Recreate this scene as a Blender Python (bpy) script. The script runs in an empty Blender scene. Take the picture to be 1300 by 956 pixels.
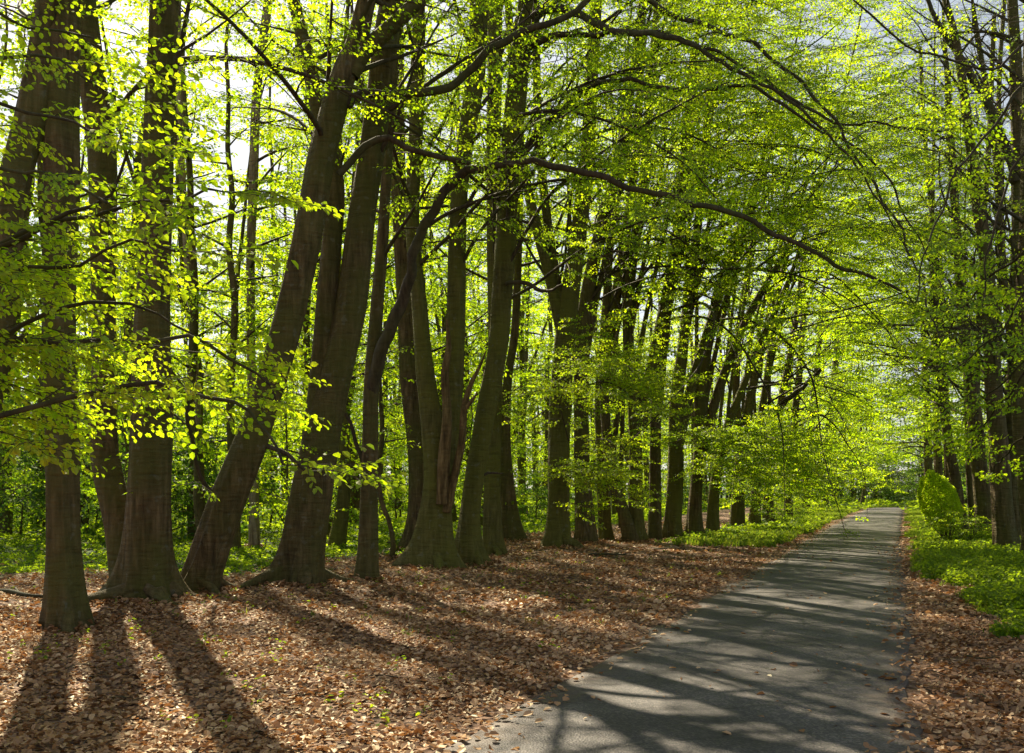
import bpy, math, random
import numpy as np
R = math.radians
rng = np.random.default_rng(7)
random.seed(7)
S = bpy.context.scene
COL = S.collection
F = 1264.0; HY = 620.0; EYE = 1.7          # focal length in photo pixels, horizon row, eye height

def at(px, py, d):
    return np.array([(px-650.0)/F*d, d, EYE+(HY-py)/F*d])
def base_d(py):
    return EYE*F/(py-HY)
def U(a, b, n=None): return rng.uniform(a, b, n)
def unit(v):
    v = np.asarray(v, float); return v/(np.linalg.norm(v)+1e-9)

# ------------------------------------------------------------------ meshes
class Acc:
    """collects quads (verts, faces, material index, tone) and links them as one mesh object"""
    def __init__(s): s.v=[]; s.f=[]; s.m=[]; s.t=[]; s.sm=[]; s.n=0
    def add(s, v, f, m=0, tone=0.5, smooth=True):
        v=np.asarray(v,np.float32).reshape(-1,3); f=np.asarray(f,np.int64).reshape(-1,4)
        s.v.append(v); s.f.append(f+s.n); s.n+=len(v)
        s.m.append(np.full(len(f),m,np.int32))
        s.t.append(np.full(len(f),tone,np.float32) if np.isscalar(tone) else np.asarray(tone,np.float32))
        s.sm.append(np.full(len(f),smooth,bool))
    def mesh(s, name, mats, origin=(0,0,0)):
        me=bpy.data.meshes.new(name)
        v=np.concatenate(s.v)-np.asarray(origin,np.float32); f=np.concatenate(s.f)
        me.vertices.add(len(v)); me.vertices.foreach_set('co',v.ravel())
        me.loops.add(f.size); me.loops.foreach_set('vertex_index',f.ravel().astype(np.int32))
        me.polygons.add(len(f)); me.polygons.foreach_set('loop_start',np.arange(0,f.size,4,dtype=np.int32))
        for m in mats: me.materials.append(m)
        me.polygons.foreach_set('material_index',np.concatenate(s.m))
        me.polygons.foreach_set('use_smooth',np.concatenate(s.sm))
        a=me.attributes.new('tone','FLOAT','FACE'); a.data.foreach_set('value',np.concatenate(s.t))
        me.update(calc_edges=True)
        return me

def link(name, me, parent=None, loc=None):
    o=bpy.data.objects.new(name,me); COL.objects.link(o)
    if loc is not None: o.location=[float(c) for c in loc]
    if parent is not None: o.parent=parent
    return o
def tag(o, label=None, cat=None, group=None, kind=None):
    if label: o['label']=label
    if cat: o['category']=cat
    if group: o['group']=group
    if kind: o['kind']=kind
    return o
def empty(name, loc, label, cat, group=None):
    o=bpy.data.objects.new(name,None); COL.objects.link(o); o.location=[float(c) for c in loc]
    o.empty_display_size=0.3
    return tag(o,label,cat,group)

def catmull(P, step=0.3):
    """resample control rows (any columns, first three are xyz) along a smooth curve"""
    P=np.asarray(P,float)
    if len(P)<3:
        n=max(2,int(np.linalg.norm(P[-1,:3]-P[0,:3])/step)+1)
        t=np.linspace(0,1,n)[:,None]; return P[0]*(1-t)+P[-1]*t
    Q=np.vstack([2*P[0]-P[1],P,2*P[-1]-P[-2]]); out=[]
    for i in range(1,len(Q)-2):
        n=max(2,int(np.linalg.norm(Q[i+1,:3]-Q[i,:3])/step)+1)
        t=np.linspace(0,1,n,endpoint=False)[:,None]
        a,b,c,d=Q[i-1],Q[i],Q[i+1],Q[i+2]
        out.append(0.5*((2*b)+(-a+c)*t+(2*a-5*b+4*c-d)*t**2+(-a+3*b-3*c+d)*t**3))
    out.append(P[-1][None]); return np.vstack(out)

def tube(acc, pts, rad, seg=6, m=0, tone=0.5, shape=None):
    pts=np.asarray(pts,float); rad=np.asarray(rad,float); n=len(pts)
    t=np.gradient(pts,axis=0); t/=np.linalg.norm(t,axis=1)[:,None]+1e-9
    mt=np.abs(t.mean(0)); ref=np.eye(3)[int(np.argmin(mt))]
    a=np.cross(t,ref); a/=np.linalg.norm(a,axis=1)[:,None]+1e-9
    b=np.cross(t,a)
    th=np.linspace(0,2*np.pi,seg,endpoint=False)
    rr=np.repeat(rad[:,None],seg,1)
    if shape is not None: rr=rr*shape(pts,th)
    v=pts[:,None,:]+rr[:,:,None]*(a[:,None,:]*np.cos(th)[None,:,None]+b[:,None,:]*np.sin(th)[None,:,None])
    i=np.arange(n-1)[:,None]*seg; j=np.arange(seg)[None,:]; k=(j+1)%seg
    f=np.stack([i+j,i+k,i+seg+k,i+seg+j],-1).reshape(-1,4)
    acc.add(v.reshape(-1,3),f,m,tone)

def bark_shape(seed, flare=0.9, nl=6, rough=1.0, hs=0.35):
    r=np.random.default_rng(seed)
    ph=r.uniform(0,6.28,12); k=nl; amp=r.uniform(0.5,1.0,24)
    def fn(pts, th):
        h=np.maximum(pts[:,2],0)[:,None]; T=th[None,:]
        lob=0.5+0.5*np.cos(k*T+ph[0]+0.8*np.sin(T+ph[1]))
        lob=lob**2.1*1.1*(0.55+0.45*np.sin(2*T+ph[2]))+0.15*np.cos(3*T+ph[3])
        f=1+flare*np.exp(-h/hs)*(0.2+1.25*lob)+0.26*flare*np.exp(-h/1.5)*(lob-0.35)
        f=f+rough*1.35*(0.045*np.sin(2*T+ph[4]+h*0.45)+0.03*np.sin(3*T+ph[5]-h*0.7)+0.018*np.sin(5*T+ph[6]+1.7*np.sin(h*1.1+ph[7]))
             +0.02*np.sin(h*2.3+ph[8]+1.5*np.cos(T))+0.012*np.sin(9*T+h*3+ph[9]))
        return f
    return fn

# ------------------------------------------------------------------ leafy sprays
LEAF_N=np.array([[0,0,0],[.25,.36,.10],[.66,.40,.10],[1,0,-.10],[.66,-.40,.10],[.25,-.36,.10],[.5,0,-.02]])
def leaf_parts(lod):
    if lod==0:   # folded leaf, two quads each side of the midrib would be heavier: four-quad fan is not needed
        v=np.array([[0,0,0],[.28,.34,.09],[.68,.33,.07],[1,0,-.12],[.68,-.33,.07],[.28,-.34,.09]])
        f=np.array([[0,3,2,1],[0,5,4,3]])
    else:
        v=np.array([[0,0,0],[.45,.38,.03],[1,0,-.05],[.45,-.38,.03]]); f=np.array([[0,3,2,1]])
    return v,f
def rotz(a):
    c,s=np.cos(a),np.sin(a); o=np.zeros_like(a); i=np.ones_like(a)
    return np.stack([np.stack([c,-s,o],-1),np.stack([s,c,o],-1),np.stack([o,o,i],-1)],-2)
def roty(a):
    c,s=np.cos(a),np.sin(a); o=np.zeros_like(a); i=np.ones_like(a)
    return np.stack([np.stack([c,o,s],-1),np.stack([o,i,o],-1),np.stack([-s,o,c],-1)],-2)
def rotx(a):
    c,s=np.cos(a),np.sin(a); o=np.zeros_like(a); i=np.ones_like(a)
    return np.stack([np.stack([i,o,o],-1),np.stack([o,c,-s],-1),np.stack([o,s,c],-1)],-2)

def leaves_mesh(P, yaw, pitch, roll, size, lod, tone):
    lv,lf=leaf_parts(lod)
    M=rotz(yaw)@roty(pitch)@rotx(roll)
    v=np.einsum('nij,kj->nki',M,lv)*np.asarray(size)[:,None,None]+P[:,None,:]
    f=lf[None]+np.arange(len(P))[:,None,None]*len(lv)
    return v.reshape(-1,3),f.reshape(-1,4),np.repeat(tone,len(lf))

def make_spray(lod=1, L=0.95, leaf=0.062, fill=1.0, bare=False, seed=0, twig_seg=3, nside=9, droop=0.10):
    r=np.random.default_rng(seed+100)
    acc=Acc()
    n=7; x=np.linspace(0,L,n); y=np.cumsum(r.normal(0,.018,n))*1.4; z=-droop*(x/L)**2+r.normal(0,.01,n)
    main=np.stack([x,y-y[0],z-z[0]],1)
    tube(acc,main,np.linspace(.0055,.0016,n),twig_seg,1,.5)
    P=[];Y=[]
    def along(pts,sp,ang0):
        seg=np.linalg.norm(np.diff(pts,axis=0),axis=1); cum=np.r_[0,np.cumsum(seg)]; s=sp*.8; side=1
        while s<cum[-1]+.01:
            if r.random()<fill:
                p=np.array([np.interp(s,cum,pts[:,k]) for k in range(3)])
                i=min(np.searchsorted(cum,s),len(pts)-1); dv=pts[i]-pts[i-1]
                a=math.atan2(dv[1],dv[0]); P.append(p); Y.append(a+side*(ang0+r.normal(0,.3)) if s<cum[-1]-sp*.5 else a)
            side=-side; s+=sp*r.uniform(.75,1.25)
    side=1
    for i in range(nside):
        t=(i+1)/(nside+1); s0=np.array([np.interp(t*L,x,main[:,k]) for k in range(3)])
        a=side*r.uniform(.6,1.0)+math.atan2(main[-1,1],L); l=L*(.50*(1-t)+.12)*r.uniform(.7,1.2)
        side=-side
        m=4; q=np.zeros((m,3)); q[0]=s0; al=a; pz=r.normal(0,.10)
        for j in range(1,m):
            al-=math.copysign(.09,a); q[j]=q[j-1]+np.array([math.cos(al),math.sin(al),pz-.09*j/m])*l/(m-1)
        tube(acc,q,np.linspace(.0032,.0011,m),twig_seg,1,.5)
        if bare:
            for u in range(2):
                p0=q[1+u]; b=al+r.choice([-1,1])*.7; e=p0+np.array([math.cos(b),math.sin(b),r.normal(0,.2)])*l*.45
                tube(acc,np.stack([p0,e]),[.0018,.0009],twig_seg,1,.5)
        along(q,leaf*.80 if not bare else leaf*1.6,.75)
    along(main,leaf*.8 if not bare else leaf*1.6,.8)
    if P and fill>0:
        P=np.array(P); N=len(P)
        v,f,t=leaves_mesh(P+np.c_[np.zeros((N,2)),r.normal(0,.008,N)],np.array(Y),r.uniform(-.1,1.0,N),r.normal(0,.55,N),
                          leaf*r.uniform(.65,1.15,N),lod,r.uniform(0,1,N))
        acc.add(v,f,0,t,smooth=False)
    return (np.concatenate(acc.v),np.concatenate(acc.f),np.concatenate(acc.m),np.concatenate(acc.t))

SPR={
 'near':[make_spray(0,1.0,.072,.97,seed=i,twig_seg=4,nside=8,droop=.16) for i in range(5)],
 'mid':[make_spray(0,.95,.066,.95,seed=10+i) for i in range(5)],
 'midlow':[make_spray(1,1.0,.086,.9,seed=20+i) for i in range(5)],
 'far':[make_spray(1,1.15,.115,.95,seed=30+i,nside=7) for i in range(4)],
 'vfar':[make_spray(1,1.6,.20,.95,seed=40+i,nside=6) for i in range(4)],
 'open':[make_spray(1,1.1,.085,.42,seed=50+i) for i in range(4)],
 'openfar':[make_spray(1,1.5,.15,.55,seed=60+i,nside=7) for i in range(4)],
 'bare':[make_spray(1,1.3,.06,.10,bare=True,seed=70+i,nside=9) for i in range(5)],
 'barefar':[make_spray(1,1.9,.10,.12,bare=True,seed=80+i,nside=7) for i in range(4)],
}
EL,AZ=40.0,-23.0     # sun elevation; azimuth from straight ahead, negative to the left
SUN=np.array([math.sin(R(AZ))*math.cos(R(EL)),math.cos(R(AZ))*math.cos(R(EL)),math.sin(R(EL))])
GAPS=[((14.2,33,1.6),2.1),((14.6,40,0),1.3),((-3.6,9.2,0),.8),((-1.6,10.5,0),.9),((-5.2,11,0),.8),((.4,13.5,0),.9),((-2.4,14.5,0),.9),((1.8,17,0),.9),
      ((3.2,20.5,0),1.0),((5.2,24,0),1.0),((-.5,18.5,0),.9),((4.5,15,0),.7),((7,22,0),.8),((1.5,8,0),.6),((9.2,28,0),.9),((12.5,36,0),1.1),((16.5,45,0),1.3)]
def place(acc, kind, rows):
    """rows: origin xyz, yaw, pitch, roll, scale, tone shift"""
    if not len(rows): return
    rows=np.asarray(rows,float); T=SPR[kind]
    ok=np.ones(len(rows),bool)      # sprays cut away along sun rays so that chosen spots are lit
    for g,rad in GAPS:
        q=rows[:,:3]-np.array(g); s=q@SUN; dist=np.linalg.norm(q-s[:,None]*SUN,axis=1); ok&=~((dist<rad+.35)&(rows[:,2]>8.0 if rad<1.25 else rows[:,2]>2.6))
    rows=rows[ok]
    if not len(rows): return
    idx=rng.integers(0,len(T),len(rows))
    for k,(tv,tf,tm,tt) in enumerate(T):
        r=rows[idx==k]
        if not len(r): continue
        M=rotz(r[:,3])@roty(-r[:,4])@rotx(r[:,5])
        v=np.einsum('nij,kj->nki',M,tv)*r[:,6][:,None,None]+r[:,None,:3]
        f=tf[None]+np.arange(len(r))[:,None,None]*len(tv)
        t=np.clip(tt[None]*.65+r[:,7][:,None],0,1)
        acc.v.append(v.reshape(-1,3).astype(np.float32)); acc.f.append(f.reshape(-1,4)+acc.n); acc.n+=len(r)*len(tv)
        acc.m.append(np.tile(tm,len(r)).astype(np.int32)); acc.t.append(t.ravel().astype(np.float32))
        acc.sm.append(np.tile(tm==1,len(r)))

def grow(p, d, L, step, wander, lift):
    n=max(3,int(L/step)+1); pts=[np.asarray(p,float)]; d=unit(d); w=np.zeros(3)
    for i in range(n-1):
        w=.6*w+rng.normal(0,wander,3); d=unit(d+w*.5+np.array([0,0,lift]))
        pts.append(pts[-1]+d*L/(n-1))
    return np.array(pts)

def dress(acc, pts, r0, kinds, dens=1.0, side=1.0, flat=.38, skip=.15, sc=1.0, z_cut=None, seg=5, tone=0.0, twigs=True, r1=None, sublen=1.0):
    """draw a branch and hang secondary branches and sprays along it"""
    rad=np.linspace(r0,r1 if r1 else max(.004,r0*.15),len(pts))
    if r0>0: tube(acc,pts,rad,seg,1)
    seg_l=np.linalg.norm(np.diff(pts,axis=0),axis=1); cum=np.r_[0,np.cumsum(seg_l)]; L=cum[-1]
    rows={k:[] for k,_ in kinds}
    names=[k for k,_ in kinds]; w=np.array([x for _,x in kinds],float); w/=w.sum()
    def spray(p,yaw,pitch,s):
        k=names[rng.choice(len(names),p=w)]
        if z_cut is not None and p[2]>z_cut and k in('near','mid','midlow'): k='far'; 
        rows[k if k in rows else k].append([*p,yaw,pitch,rng.normal(0,flat),s*sc,rng.uniform(0,.35)+tone]) if k in rows else rows.setdefault(k,[]).append([*p,yaw,pitch,rng.normal(0,flat),s*sc,rng.uniform(0,.35)+tone])
    s=L*skip; sgn=1
    while s<L:
        p=np.array([np.interp(s,cum,pts[:,k]) for k in range(3)]); i=min(max(1,int(np.searchsorted(cum,s))),len(pts)-1)
        dv=unit(pts[i]-pts[i-1]); yaw=math.atan2(dv[1],dv[0]); rem=L-s
        if rem>1.1 and side>0:
            a=yaw+sgn*rng.uniform(.5,1.1); l=min(rem*.55,2.4)*rng.uniform(.6,1.15)*side*sublen
            e=rng.normal(.12,.3)
            q=grow(p,[math.cos(a)*math.cos(e),math.sin(a)*math.cos(e),math.sin(e)],l,.25,.12,-.03)
            rq=max(.005,np.interp(s,cum,rad)*.45)
            tube(acc,q,np.linspace(rq,.0035,len(q)),4,1)
            lc=0.15; sg=1
            while lc<l:
                j=min(len(q)-1,int(lc/l*(len(q)-1))+1); dq=unit(q[j]-q[j-1]); yq=math.atan2(dq[1],dq[0])
                spray(q[j-1]+(q[j]-q[j-1])*rng.random(),yq+sg*rng.uniform(.3,1.0),rng.normal(-.05,.28),rng.uniform(.5,.95)); sg=-sg
                lc+=.42/dens*rng.uniform(.7,1.3)
            yq=math.atan2(q[-1][1]-q[-2][1],q[-1][0]-q[-2][0]); spray(q[-1],yq,-.05,rng.uniform(.7,1.))
        else:
            spray(p,yaw+sgn*rng.uniform(.4,1.),rng.normal(0,.28),rng.uniform(.55,.95))
        sgn=-sgn; s+=.42/dens*rng.uniform(.7,1.35)
    spray(pts[-1],math.atan2(pts[-1][1]-pts[-2][1],pts[-1][0]-pts[-2][0]),-.05,1.0)
    for k,rr in rows.items(): place(acc,k,rr)

# ------------------------------------------------------------------ materials
def nmat(name):
    m=bpy.data.materials.new(name); m.use_nodes=True; nt=m.node_tree; nt.nodes.clear()
    out=nt.nodes.new('ShaderNodeOutputMaterial')
    def N(t,**kw):
        n=nt.nodes.new(t)
        for k,v in kw.items():
            if k.startswith('i_'):
                n.inputs[k[2:].replace('_',' ')].default_value=v
            else: setattr(n,k,v)
        return n
    return m,nt,out,N
def ramp(nt,fac,stops,interp='LINEAR'):
    n=nt.nodes.new('ShaderNodeValToRGB'); cr=n.color_ramp; cr.interpolation=interp
    while len(cr.elements)<len(stops): cr.elements.new(.5)
    for e,(p,c) in zip(cr.elements,stops): e.position=p; e.color=(*c,1)
    nt.links.new(fac,n.inputs[0]); return n.outputs[0]
def mixc(nt,fac,a,b,mode='MIX'):
    n=nt.nodes.new('ShaderNodeMix'); n.data_type='RGBA'; n.blend_type=mode
    for s,v in ((0,fac),(6,a),(7,b)):
        if hasattr(v,'node'): nt.links.new(v,n.inputs[s])
        else: n.inputs[s].default_value=(*v,1) if isinstance(v,tuple) and len(v)==3 else v
    return n.outputs[2]

def leaf_material(name, refl, trans, rough=.45, gloss=.06, tfac=.55):
    m,nt,out,N=nmat(name); L=nt.links.new
    at_=N('ShaderNodeAttribute',attribute_name='tone'); oi=N('ShaderNodeObjectInfo')
    ma=N('ShaderNodeMath',operation='MULTIPLY_ADD'); L(oi.outputs['Random'],ma.inputs[0]); ma.inputs[1].default_value=.25; L(at_.outputs['Fac'],ma.inputs[2])
    sb=N('ShaderNodeMath',operation='SUBTRACT'); L(ma.outputs[0],sb.inputs[0]); sb.inputs[1].default_value=.12
    cr=ramp(nt,sb.outputs[0],[(p,c) for p,c in zip((0,.5,1),refl)])
    ct=ramp(nt,sb.outputs[0],[(p,c) for p,c in zip((0,.5,1),trans)])
    d=N('ShaderNodeBsdfDiffuse'); L(cr,d.inputs['Color'])
    t=N('ShaderNodeBsdfTranslucent'); L(ct,t.inputs['Color'])
    mx=N('ShaderNodeMixShader'); mx.inputs[0].default_value=tfac; L(d.outputs[0],mx.inputs[1]); L(t.outputs[0],mx.inputs[2])
    g=N('ShaderNodeBsdfGlossy'); g.inputs['Roughness'].default_value=rough; g.inputs['Color'].default_value=(.9,.95,.8,1)
    m2=N('ShaderNodeMixShader'); m2.inputs[0].default_value=gloss; L(mx.outputs[0],m2.inputs[1]); L(g.outputs[0],m2.inputs[2])
    L(m2.outputs[0],out.inputs['Surface']); return m

def bark_material(name, cols, moss=(.055,.065,.012), mossf=.5, scale=1.0, bump=1.0, lichen=.3):
    m,nt,out,N=nmat(name); L=nt.links.new
    tc=N('ShaderNodeTexCoord'); oi=N('ShaderNodeObjectInfo')
    ad=N('ShaderNodeVectorMath',operation='MULTIPLY_ADD'); L(oi.outputs['Random'],ad.inputs[0]); ad.inputs[1].default_value=(37,91,53); L(tc.outputs['Object'],ad.inputs[2])
    mp=N('ShaderNodeMapping'); mp.inputs['Scale'].default_value=(9*scale,9*scale,1.2*scale); L(ad.outputs[0],mp.inputs[0])
    n1=N('ShaderNodeTexNoise'); n1.inputs['Scale'].default_value=1.3; n1.inputs['Detail'].default_value=7; n1.inputs['Roughness'].default_value=.65; L(mp.outputs[0],n1.inputs['Vector'])
    c=ramp(nt,n1.outputs[0],[(.34,cols[0]),(.5,cols[1]),(.66,cols[2])])
    n2=N('ShaderNodeTexNoise'); n2.inputs['Scale'].default_value=.9; n2.inputs['Detail'].default_value=5; L(ad.outputs[0],n2.inputs['Vector'])
    fm=ramp(nt,n2.outputs[0],[(.5-.25*mossf,(0,0,0)),(.72-.15*mossf,(1,1,1))])
    mm=N('ShaderNodeMath',operation='MULTIPLY'); L(fm,mm.inputs[0]); mm.inputs[1].default_value=.85*min(1,mossf+.3)
    c=mixc(nt,mm.outputs[0],c,moss)
    n3=N('ShaderNodeTexNoise'); n3.inputs['Scale'].default_value=7.5; n3.inputs['Detail'].default_value=4; L(ad.outputs[0],n3.inputs['Vector'])
    fl=ramp(nt,n3.outputs[0],[(.62,(0,0,0)),(.68,(1,1,1))]); ml=N('ShaderNodeMath',operation='MULTIPLY'); L(fl,ml.inputs[0]); ml.inputs[1].default_value=lichen
    c=mixc(nt,ml.outputs[0],c,(.17,.17,.13))
    mp2=N('ShaderNodeMapping'); mp2.inputs['Scale'].default_value=(3*scale,3*scale,16*scale); L(ad.outputs[0],mp2.inputs[0])
    n4=N('ShaderNodeTexNoise'); n4.inputs['Scale'].default_value=1.; n4.inputs['Detail'].default_value=5; L(mp2.outputs[0],n4.inputs['Vector'])
    sm=N('ShaderNodeMath',operation='ADD'); L(n1.outputs[0],sm.inputs[0]); L(n4.outputs[0],sm.inputs[1])
    c=mixc(nt,.35,c,ramp(nt,n4.outputs[0],[(.30,(.38,.36,.34)),(.43,(1,1,1)),(.70,(1.25,1.22,1.15))]),'MULTIPLY')
    b=N('ShaderNodeBump'); b.inputs['Strength'].default_value=bump; b.inputs['Distance'].default_value=.05; L(sm.outputs[0],b.inputs['Height'])
    p=N('ShaderNodeBsdfPrincipled'); p.inputs['Roughness'].default_value=.82; p.inputs['Specular IOR Level'].default_value=.25
    L(c,p.inputs['Base Color']); L(b.outputs[0],p.inputs['Normal']); L(p.outputs[0],out.inputs['Surface']); return m

M_leaf=leaf_material('young_beech_leaf',[(.040,.095,.008),(.065,.14,.010),(.10,.17,.012)],[(.29,.50,.006),(.50,.71,.008),(.73,.83,.012)],tfac=.72,gloss=.03)
M_leaf_d=leaf_material('shrub_leaf',[(.025,.065,.010),(.04,.095,.012),(.07,.12,.015)],[(.08,.20,.012),(.16,.32,.015),(.32,.46,.02)],tfac=.45,gloss=.02)
M_bush=leaf_material('clipped_bush_leaf',[(.14,.22,.010),(.22,.30,.012),(.32,.38,.015)],[(.50,.72,.015),(.66,.84,.02),(.82,.90,.03)],tfac=.7,gloss=.02)
M_herb=leaf_material('herb_leaf',[(.045,.09,.008),(.075,.13,.010),(.11,.16,.014)],[(.24,.40,.010),(.38,.54,.014),(.56,.68,.018)],tfac=.55,gloss=.02,rough=.6)
M_grass=leaf_material('grass_blade',[(.05,.11,.008),(.08,.15,.012),(.13,.17,.02)],[(.18,.34,.015),(.32,.46,.02),(.5,.52,.04)],tfac=.45,gloss=.02,rough=.6)
M_litter=leaf_material('dead_leaf',[(.14,.060,.022),(.40,.205,.095),(.68,.45,.26)],[(.16,.06,.016),(.38,.17,.05),(.56,.29,.10)],rough=.5,gloss=.05,tfac=.22)
M_bark=bark_material('beech_bark',[(.040,.025,.010),(.095,.062,.026),(.17,.115,.055)],moss=(.080,.078,.014),mossf=.65)
M_bark_g=bark_material('mossy_beech_bark',[(.042,.033,.010),(.090,.074,.022),(.15,.122,.042)],moss=(.11,.105,.014),mossf=.85)
M_bark_p=bark_material('birch_bark',[(.14,.095,.055),(.27,.20,.125),(.38,.30,.20)],mossf=.15,lichen=.5)
M_twig=bark_material('twig_bark',[(.030,.020,.012),(.055,.038,.022),(.09,.065,.04)],mossf=.35,bump=.1,lichen=.1)
M_dead=bark_material('rotten_wood',[(.05,.030,.010),(.13,.080,.028),(.24,.16,.07)],mossf=.05,bump=.9,lichen=0.)
CR=[M_leaf,M_twig]

# ------------------------------------------------------------------ the lane and the ground
def road_c(y):
    """x of the lane's centre line at depth y"""
    y=np.asarray(y,float)
    return -1.38+.385*y+.012*np.maximum(0,y-30)*(1-np.exp(-np.maximum(0,y-30)/30))+.010*np.maximum(0,y-82)**3
def hump(x,y):
    x=np.asarray(x,float); y=np.asarray(y,float)
    dist=np.abs(x-road_c(y))/1.08
    k=np.clip((dist-1.75)/1.6,0,1); k=k*k*(3-2*k)
    far=np.clip((np.abs(y-100)-60)/120,0,1)
    h=.035*np.sin(x*1.3+.7*np.sin(y*.9))+.03*np.sin(y*1.7+x*.6)+.05*np.sin(x*.35+1.)*np.sin(y*.28)+.015*np.sin(x*4.1+y*2.2)
    return k*(h+.02)
def noise2(x,y,s=1.,seed=0):
    r=np.random.default_rng(seed); out=0
    for i in range(5):
        a=r.uniform(0,6.28); fx=r.uniform(.5,1.6)*s; out=out+np.sin((x*np.cos(a)+y*np.sin(a))*fx*(1+i*.5)+r.uniform(0,6.28)+1.3*np.sin((x*np.sin(a)-y*np.cos(a))*fx*.7))/(1+i*.5)
    return out/2.6
def green_mask(x,y):
    """1 where low green plants cover the ground, 0 where leaf litter lies"""
    x=np.asarray(x,float); y=np.asarray(y,float)
    off=x-road_c(y)
    n=noise2(x,y,.9,3)*.8
    edge_l=-10.6-np.clip((y-14)*.02,0,1.)+0*y
    left=np.clip((edge_l-off+n*1.2)/1.2,0,1)*np.clip((y-17+n*2)/4,0,1)
    n2=noise2(x,y,2.0,9)
    vr=1.8+.1*np.clip(21-y,0,9)
    right=np.clip((off-vr+n2*.55)/.4,0,1)
    farl=np.clip((y-27+n*2)/6,0,1)*np.clip((-off-1.9+n2*.3)/.3,0,1)*np.clip((6.2+off+n)/.8,0,1)
    return np.maximum(np.maximum(left,right),farl)

def make_ground():
    def axis(a,b,c,fine,grow_):
        lo=[c]; s=fine
        while lo[-1]>a: lo.append(lo[-1]-s); s*=grow_
        hi=[c]; s=fine
        while hi[-1]<b: hi.append(hi[-1]+s); s*=grow_
        return np.array(lo[::-1]+hi[1:])
    xs=axis(-420,460,0,.16,1.012); ys=axis(-40,700,10,.16,1.012)
    X,Y=np.meshgrid(xs,ys,indexing='xy'); Z=hump(X,Y)
    v=np.stack([X,Y,Z],-1).reshape(-1,3); nx=len(xs); ny=len(ys)
    i=np.arange(ny-1)[:,None]*nx; j=np.arange(nx-1)[None]
    f=np.stack([i+j,i+j+1,i+nx+j+1,i+nx+j],-1).reshape(-1,4)
    acc=Acc(); acc.add(v,f,0)
    m,nt,out,N=nmat('forest_floor'); L=nt.links.new
    tc=N('ShaderNodeTexCoord')
    vo=N('ShaderNodeTexVoronoi'); vo.inputs['Scale'].default_value=16; L(tc.outputs['Object'],vo.inputs['Vector'])
    sp=N('ShaderNodeSeparateColor'); L(vo.outputs['Color'],sp.inputs[0])
    lit=ramp(nt,sp.outputs[0],[(0,(.05,.026,.014)),(.4,(.14,.075,.042)),(.75,(.24,.14,.085)),(1,(.38,.25,.165))])
    n=N('ShaderNodeTexNoise'); n.inputs['Scale'].default_value=2.2; n.inputs['Detail'].default_value=8; L(tc.outputs['Object'],n.inputs['Vector'])
    soil=ramp(nt,n.outputs[0],[(.35,(.035,.023,.014)),(.6,(.07,.048,.03))])
    lit=mixc(nt,ramp(nt,n.outputs[0],[(.35,(.35,.35,.35)),(.6,(0,0,0))]),lit,soil)
    grn=ramp(nt,n.outputs[0],[(.3,(.035,.045,.012)),(.55,(.045,.09,.014)),(.8,(.08,.12,.02))])
    ga=N('ShaderNodeAttribute',attribute_name='green')
    g2=N('ShaderNodeMath',operation='MULTIPLY_ADD'); L(n.outputs[0],g2.inputs[0]); g2.inputs[1].default_value=1.2; g2.inputs[2].default_value=-.6
    g3=N('ShaderNodeMath',operation='ADD',use_clamp=True); L(g2.outputs[0],g3.inputs[0]); L(ga.outputs['Fac'],g3.inputs[1])
    gf=ramp(nt,g3.outputs[0],[(.4,(0,0,0)),(.7,(1,1,1))])
    c=mixc(nt,gf,lit,grn)
    b=N('ShaderNodeBump'); b.inputs['Strength'].default_value=.8; b.inputs['Distance'].default_value=.04; L(vo.outputs['Distance'],b.inputs['Height'])
    p=N('ShaderNodeBsdfPrincipled'); p.inputs['Roughness'].default_value=.85; p.inputs['Specular IOR Level'].default_value=.2
    L(c,p.inputs['Base Color']); L(b.outputs[0],p.inputs['Normal']); L(p.outputs[0],out.inputs['Surface'])
    me=acc.mesh('ground',[m]); a=me.attributes.new('green','FLOAT','POINT'); a.data.foreach_set('value',green_mask(v[:,0],v[:,1]).astype(np.float32))
    tag(link('ground',me),kind='structure')

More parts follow.
